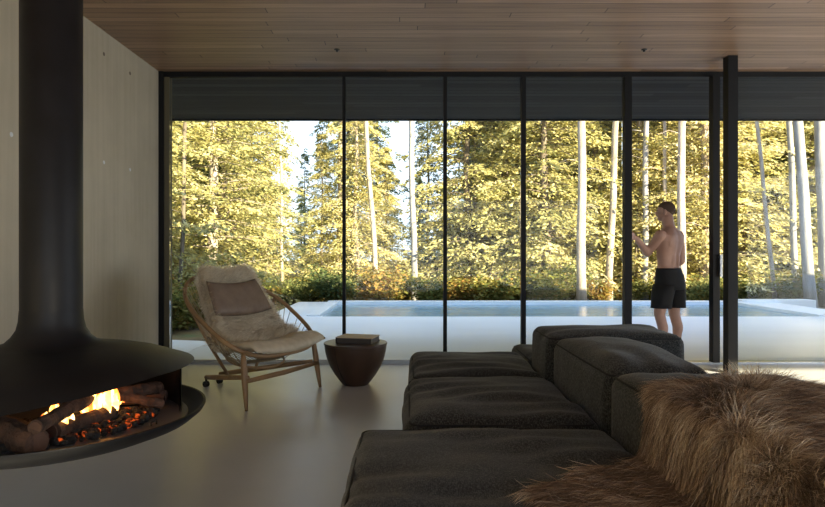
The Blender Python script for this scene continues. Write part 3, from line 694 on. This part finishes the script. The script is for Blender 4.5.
rm = bo.modifiers.new('r', 'REMESH'); rm.mode = 'VOXEL'; rm.voxel_size = .0075; sm = bo.modifiers.new('s', 'SMOOTH'); sm.iterations = 5; sm.factor = .5
dg = bpy.context.evaluated_depsgraph_get(); dg.update(); me2 = D.meshes.new_from_object(bo.evaluated_get(dg)); bo.modifiers.clear(); bo.data = me2; me2.shade_smooth()
if not me2.materials: me2.materials.append(M['skin'])
# hair cap (cropped), shorts
mbh = MB(); V = []; Fc = []; n = 28; rings = 14
for i in range(rings + 1):
    for k in range(n):
        a = 2 * PI * k / n; lim = 2.3 - 1.15 * max(0, math.sin(a)) ** .8 - .55 * abs(math.cos(a)) ** 4; th = lim * i / rings
        p = HP + rotH @ Vector((.0785 * math.sin(th) * math.cos(a), -.008 + .0965 * math.sin(th) * math.sin(a), .022 + .093 * math.cos(th))); V.append(tuple(p))
for i in range(rings):
    for k in range(n): Fc.append((i * n + k, (i + 1) * n + k, (i + 1) * n + (k + 1) % n, i * n + (k + 1) % n))
mbh.add(V, Fc).obj('hair', M['hair'], man, smooth=True)
mbs = MB(); n = 36
def sring(z, a, b, f0, r0=0, fl_=0): return [tuple(BP(r0 + a * sgp(math.cos(2 * PI * k / n), .85), f0 + b * sgp(math.sin(2 * PI * k / n), .85) + fl_ * math.sin(5 * 2 * PI * k / n), z)) for k in range(n)]
Z = [sring(1.02, .158, .107, .0), sring(.99, .168, .114, -.002), sring(.93, .182, .132, -.012, 0, .002), sring(.86, .188, .142, -.015, 0, .004), sring(.78, .192, .138, -.008, 0, .004)]
Vv = [p for r_ in Z for p in r_]; Fc = [(i * n + k, i * n + (k + 1) % n, (i + 1) * n + (k + 1) % n, (i + 1) * n + k) for i in range(len(Z) - 1) for k in range(n)]
mbs.add(Vv, Fc)
for sx, ff in ((-1, .03), (1, -.02)):
    Z = [sring(.84, .098, .128, -.008, sx * .092), sring(.74, .104, .122, ff * .4, sx * .10, .004), sring(.64, .104, .112, ff * .7, sx * .108, .006), sring(.575, .106, .110, ff * .8, sx * .112, .007)]
    Vv = [p for r_ in Z for p in r_]; mbs.add(Vv, [(i * n + k, i * n + (k + 1) % n, (i + 1) * n + (k + 1) % n, (i + 1) * n + k) for i in range(3) for k in range(n)])
so = mbs.obj('swim_shorts', M['shorts'], man, smooth=True); sm = so.modifiers.new('t', 'SOLIDIFY'); sm.thickness = .006

# ---------------------------------------------------------------- forest
def leaves(P, Dv, ln, wd, tint, name, m_, parent):
    n = len(P); up = R.normal(0, .55, (n, 3)) + np.array([0, 0, 1.0]); sd = np.cross(Dv, up); sd /= np.linalg.norm(sd, axis=1)[:, None] + 1e-9
    V = np.zeros((n, 4, 3)); V[:, 0] = P; V[:, 1] = P + Dv * (ln * .5)[:, None] + sd * wd[:, None]; V[:, 2] = P + Dv * ln[:, None]; V[:, 3] = P + Dv * (ln * .5)[:, None] - sd * wd[:, None]
    V[:, 1, 2] -= .15 * ln; V[:, 3, 2] -= .15 * ln
    q = (np.arange(n) * 4)[:, None] + np.array([[0, 1, 2, 3]])
    return fastmesh(name, V.reshape(-1, 3), q, np.zeros((0, 3), int), np.repeat(tint, 4), m_, parent, local=True)
def conifer(name, H_, z0, Lm, nb, nl, m_leaf, m_bark, r0, ls=.17, seed=0, droop=.35, top_open=.9, lean=(0, 0), seglen=None):
    rr = random.Random(seed); t = D.objects.new(name, None); COL.objects.link(t)
    tr_ = MB(); n = 14
    tr_.tube([(lean[0] * H_ * k / (n - 1) + .04 * math.sin(k * 1.3 + seed), lean[1] * H_ * k / (n - 1) + .04 * math.cos(k * .9 + seed), H_ * k / (n - 1) - .25) for k in range(n)], [r0 * (1 - .85 * k / (n - 1)) * (1.25 if k == 0 else 1) for k in range(n)], 10)
    P, Dd, T = [], [], []
    per = max(1, nl // nb)
    for b in range(nb):
        f = rr.random() ** 1.15; z = z0 + (H_ - z0 - .2) * f; az = rr.uniform(0, 2 * PI); l = (Lm * (1 - f) ** top_open + .25) * rr.uniform(.55, 1.15)
        ca, sa = math.cos(az), math.sin(az); rise = rr.uniform(-.05, .35); dp = droop * rr.uniform(.6, 1.4); ox, oy = lean[0] * z, lean[1] * z
        pts = [(ox + ca * l * k / 4, oy + sa * l * k / 4, z + l * (rise * k / 4 - dp * (k / 4) ** 2)) for k in range(5)]
        tr_.tube(pts, [.018 * l / 2 + .006, .015 * l / 2 + .004, .010, .006, .003], 3, caps=False)
        bt = rr.gauss(.5, .22)
        for q in range(per):
            k = rr.random() ** .7; lat = rr.gauss(0, 1) * (.10 + .22 * l * (1 - k) * .6 + .04); rl = l * k
            zc = z + l * (rise * k - dp * k * k) - abs(lat) * .28 + rr.gauss(0, .05)
            P.append((ox + ca * rl - sa * lat, oy + sa * rl + ca * lat, zc))
            s2 = math.copysign(1, lat); da = az + s2 * rr.uniform(.3, 1.1); Dd.append((math.cos(da), math.sin(da), rr.uniform(-.75, .1))); T.append(min(1, max(0, bt + rr.gauss(0, .14))))
    P = np.array(P); Dd = np.array(Dd); Dd /= np.linalg.norm(Dd, axis=1)[:, None]; T = np.array(T); k = len(P)
    o = tr_.obj('trunk', m_bark, None, smooth=True); o.parent = t
    leaves(P, Dd, R.uniform(.6, 1.3, k) * ls, R.uniform(.16, .3, k) * ls, T, 'foliage', m_leaf, t)
    return t
def copy_tree(o, loc, rz, sc):
    c_ = o.copy(); COL.objects.link(c_); c_.location = loc; c_.rotation_euler = (0, 0, rz); c_.scale = (sc, sc, sc)
    for h in o.children: k = h.copy(); COL.objects.link(k); k.parent = c_
    return c_
used = {}
def place(p, key, loc, rz, sc, label, cat, group):
    if key not in used: used[key] = 1; p.location = loc; p.rotation_euler = (0, 0, rz); p.scale = (sc,) * 3; o = p
    else: o = copy_tree(p, loc, rz, sc)
    return tag(o, label, cat, group)
fol = [conifer('conifer_tree', 12, .4, 2.7, 230, 24000, M['leaf'], M['barkdark'], .15, .15, 11),
       conifer('conifer_tree', 13, .8, 2.3, 220, 22000, M['leaf'], M['bark'], .13, .145, 12, .5),
       conifer('conifer_tree', 15, .5, 3.0, 250, 26000, M['leaf'], M['bark'], .17, .16, 13, .25)]
drk = [conifer('fir_tree', 15, .6, 2.6, 220, 22000, M['needle'], M['barkdark'], .16, .15, 21, .45),
       conifer('fir_tree', 17, 1.6, 2.2, 120, 9000, M['needle'], M['barkgrey'], .15, .17, 22, .55)]
G = -.2
rf = random.Random(5)
def W(px, Y): return ((px - CX) / F * Y, Y, G)
# front row: (px, depth, kind, variant, scale)
front = [(150, 17.5, 'L', 1, .9, 'half hidden by the black window jamb'), (188, 20, 'D', 0, .95, 'outermost by the jamb in the first bay'), (226, 18.5, 'L', 0, .88, 'over the headrest of the hoop chair'), (266, 21, 'L', 1, .75, 'behind the thin pale trunk over the chair'), (322, 20, 'L', 1, .42, 'small, under the patch of sky in the first bay'), (356, 19.5, 'L', 1, .72, 'just past the first thin mullion'), (386, 20.5, 'L', 0, .42, 'short, at the leaning trunk in the second bay'), (428, 22, 'D', 1, .5, 'small, under the sky gap in the second bay'),
         (468, 19.5, 'L', 0, 1.0, 'in the third bay by its thin pale trunk'), (505, 20, 'L', 2, 1.0, 'in the third bay beside the third mullion'), (545, 18.5, 'L', 0, 1.0, 'in the fourth bay before the thick straight trunk'), (596, 20.5, 'L', 2, 1.0, 'between the thick straight trunk and the leaning one'), (640, 19.5, 'L', 1, 1.05, 'behind the door post the man holds'), (668, 21, 'L', 0, 1.0, 'behind the head of the standing man'), (705, 18.5, 'L', 2, .95, 'beside the door leaf behind the steel column'), (745, 19.5, 'L', 0, 1.0, 'just past the steel column'), (786, 20.5, 'D', 0, .9, 'in shade behind the grey trunks'), (812, 19.5, 'L', 2, 1.0, 'behind the two thick grey trunks'), (850, 19, 'L', 0, 1.0, 'at the frame edge past the grey trunks')]
for (px, Y, k, vi, sc, wh) in front:
    if k == 'L': place(fol[vi], ('L', vi), W(px, Y), rf.uniform(0, 6), sc, 'sunlit yellow-green conifer ' + wh, 'tree', 'sunlit conifers beyond the pool')
    else: place(drk[vi], ('D', vi), W(px, Y), rf.uniform(0, 6), sc, 'dark green fir ' + wh, 'tree', 'dark firs beyond the pool')
BAYS = ((344, 'first window bay'), (445, 'second window bay'), (523, 'third window bay'), (627, 'fourth window bay'), (716, 'open doorway'), (2000, 'bay past the steel column'))
def bay(p): return next(n for x, n in BAYS if p < x)
for row, (Y0, step) in enumerate(((25, 40), (32, 36), (44, 34))):
    px = 150 + row * 11
    while px < 860:
        p = px + rf.uniform(-10, 10); Y = Y0 + rf.uniform(-2.2, 2.2); px += step
        if 268 < p < 345 or 378 < p < 452:
            if row < 1: continue
            sc = .42
        else: sc = rf.uniform(.85, 1.15)
        g = bay(p)
        if rf.random() < (.5 if p < 440 else .22): vi = rf.randrange(2); place(drk[vi], ('D', vi), W(p, Y), rf.uniform(0, 6), sc, 'dark green fir deep in the forest, seen through the ' + g, 'tree', 'dark firs seen through the ' + g)
        else: vi = rf.randrange(3); place(fol[vi], ('L', vi), W(p, Y), rf.uniform(0, 6), sc * 1.05, 'yellow-green conifer deep in the forest, seen through the ' + g, 'tree', 'deep conifers seen through the ' + g)
# tall bare trunks in front, each one told apart
def bare(px0, py0, px1, wpx, Y, m_, label, seed, stubs=10, hgt=15):
    rr = random.Random(seed); b = Vector(W(px0, Y)); topx = (px1 - CX) / F * Y; zt = CH + (CY - 121) / F * Y; sl = (topx - b.x) / (zt - G); r = wpx / 2 / F * Y
    t = thing('tall_tree', tuple(b), label, 'tree', None); n = 16; mb = MB()
    P = [(b.x + sl * hgt * k / (n - 1) + .02 * math.sin(k * 1.7 + seed), b.y + .02 * math.cos(k + seed), G - .2 + (hgt + .2) * k / (n - 1)) for k in range(n)]
    mb.tube(P, [r * (1.3 if k == 0 else 1.08 - .6 * k / (n - 1)) for k in range(n)], 12)
    for k in range(stubs):
        z = rr.uniform(1.2, 6.5); a = rr.uniform(0, 6.28); l = rr.uniform(.3, 1.1); x0 = b.x + sl * z
        mb.tube([(x0, b.y, z), (x0 + math.cos(a) * l * .5, b.y + math.sin(a) * l * .5, z + .08 * l), (x0 + math.cos(a) * l, b.y + math.sin(a) * l, z - .10 * l)], [.012, .008, .003], 4)
    mb.obj('trunk', m_, t, smooth=True)
    P = []; Dd = []
    for k in range(2600):
        z = rr.uniform(7.5, hgt + .8); l = rr.random() ** .6 * 1.9 * (1 - (z - 7.5) / (hgt - 5.5)); a = rr.uniform(0, 6.28); P.append((sl * z + l * math.cos(a), l * math.sin(a), z - l * .2)); Dd.append((math.cos(a), math.sin(a), -.4))
    Dd = np.array(Dd); Dd /= np.linalg.norm(Dd, axis=1)[:, None]
    leaves(np.array(P), Dd, R.uniform(.2, .35, len(P)), R.uniform(.03, .06, len(P)), R.uniform(.2, .8, len(P)), 'crown', M['leaf'], t)
bare(213, 300, 211, 6, 18.3, M['barkgrey'], 'grey trunk rising above the hoop chair headrest', 1)
bare(283, 300, 280, 3, 18.5, M['bark'], 'thin pale trunk seen just over the chair, between chair and first mullion', 2, 16)
bare(338, 300, 341, 5, 20, M['bark'], 'pale trunk tight against the first thin window mullion', 3)
bare(378, 300, 366, 5, 18.5, M['bark'], 'leaning pale trunk in the second window bay', 4, 20)
bare(415, 300, 411, 6, 17.5, M['barkgrey'], 'straight grey trunk against the open sky in the second window bay', 5, 18)
bare(477, 300, 474, 3, 20, M['bark'], 'thin pale trunk in the third window bay', 6)
bare(548, 300, 546, 3, 19.5, M['bark'], 'thin trunk beside the thick straight trunk', 7)
bare(581, 300, 582, 9, 16.2, M['bark'], 'thick straight pale trunk in the fourth window bay', 8, 8)
bare(608, 300, 616, 7, 17.3, M['bark'], 'slightly leaning trunk between the thick straight trunk and the door post', 9, 14)
bare(645, 300, 646, 6, 18, M['barkgrey'], 'greyish trunk just behind the man outstretched arm', 10)
bare(667, 300, 664, 4, 18, M['bark'], 'slim trunk seen right above the man head', 11)
bare(682, 300, 681, 8, 16.4, M['bark'], 'broad pale trunk passing behind the man back', 12, 8)
bare(776, 300, 757, 4, 16.0, M['bark'], 'slender strongly leaning trunk to the side of the steel column', 13, 6)
bare(796, 300, 790, 6, 16.4, M['barkgrey'], 'grey trunk between the leaning trunk and the thick grey trunk', 14, 5)
bare(811, 300, 799, 10, 15.3, M['barkgrey'], 'thick grey trunk at the end of the pool terrace', 15, 5)
bare(827, 300, 820, 11, 15.6, M['barkgrey'], 'thick grey trunk cut by the frame edge', 16, 5)
bare(178, 300, 186, 4, 12.5, M['barkdark'], 'thin dark trunk standing at the snow beside the black window jamb', 17, 10)
# undergrowth shrubs along the forest edge
def shrub(seed, n, h, m_):
    rr = random.Random(seed); t = D.objects.new('shrub', None); COL.objects.link(t); tr_ = MB(); P = []; Dd = []; T = []
    for b in range(12):
        a = rr.uniform(0, 6.28); l = rr.uniform(.5, 1) * h; e = (math.cos(a) * l * .6, math.sin(a) * l * .6, l * .85)
        tr_.tube([(0, 0, -.05), (e[0] * .4, e[1] * .4, e[2] * .6), e], [.012, .008, .004], 4)
        for q in range(n // 12):
            k = rr.uniform(.25, 1.05); P.append((e[0] * k + rr.gauss(0, .12 * h), e[1] * k + rr.gauss(0, .12 * h), max(.02, e[2] * k + rr.gauss(0, .10 * h)))); a2 = rr.uniform(0, 6.28); Dd.append((math.cos(a2), math.sin(a2), rr.uniform(-.6, .3))); T.append(min(1, max(0, rr.gauss(.5, .25))))
    o = tr_.obj('stems', M['barkdark']); o.parent = t; Dd = np.array(Dd); Dd /= np.linalg.norm(Dd, axis=1)[:, None]; k = len(P)
    leaves(np.array(P), Dd, R.uniform(.07, .15, k), R.uniform(.02, .04, k), np.array(T), 'foliage', m_, t); return t
shr = [shrub(1, 2400, 1.0, M['fern']), shrub(2, 2400, .8, M['fern']), shrub(3, 2400, 1.1, M['needle'])]
for k in range(54):
    px = 100 + k * 14.5 + rf.uniform(-5, 5); Y = rf.uniform(15.7, 18.5); vi = rf.randrange(3)
    place(shr[vi], ('S', vi), W(px, Y), rf.uniform(0, 6), rf.uniform(.6, 1.15), 'low leafy shrub at the forest edge, seen through the ' + bay(px), 'shrub', 'forest edge shrubs in the ' + bay(px))
for k in range(14):
    vi = rf.randrange(3); place(shr[vi], ('S', vi), (rf.uniform(-8.5, -3.2), rf.uniform(10.0, 13.5), G), rf.uniform(0, 6), rf.uniform(.6, 1.1), 'low leafy shrub growing past the snow beside the terrace', 'shrub', 'shrubs past the snow')
for (x, y, sc, vi) in ((-5.6, 12.6, .75, 0), (-7.5, 11.5, .8, 1), (-4.6, 14.5, .8, 2), (-6.6, 15.5, .9, 0)):
    place(fol[vi], ('L', vi), (x, y, G), rf.uniform(0, 6), sc, 'yellow-green conifer growing close past the snow', 'tree', 'conifers near the snow')
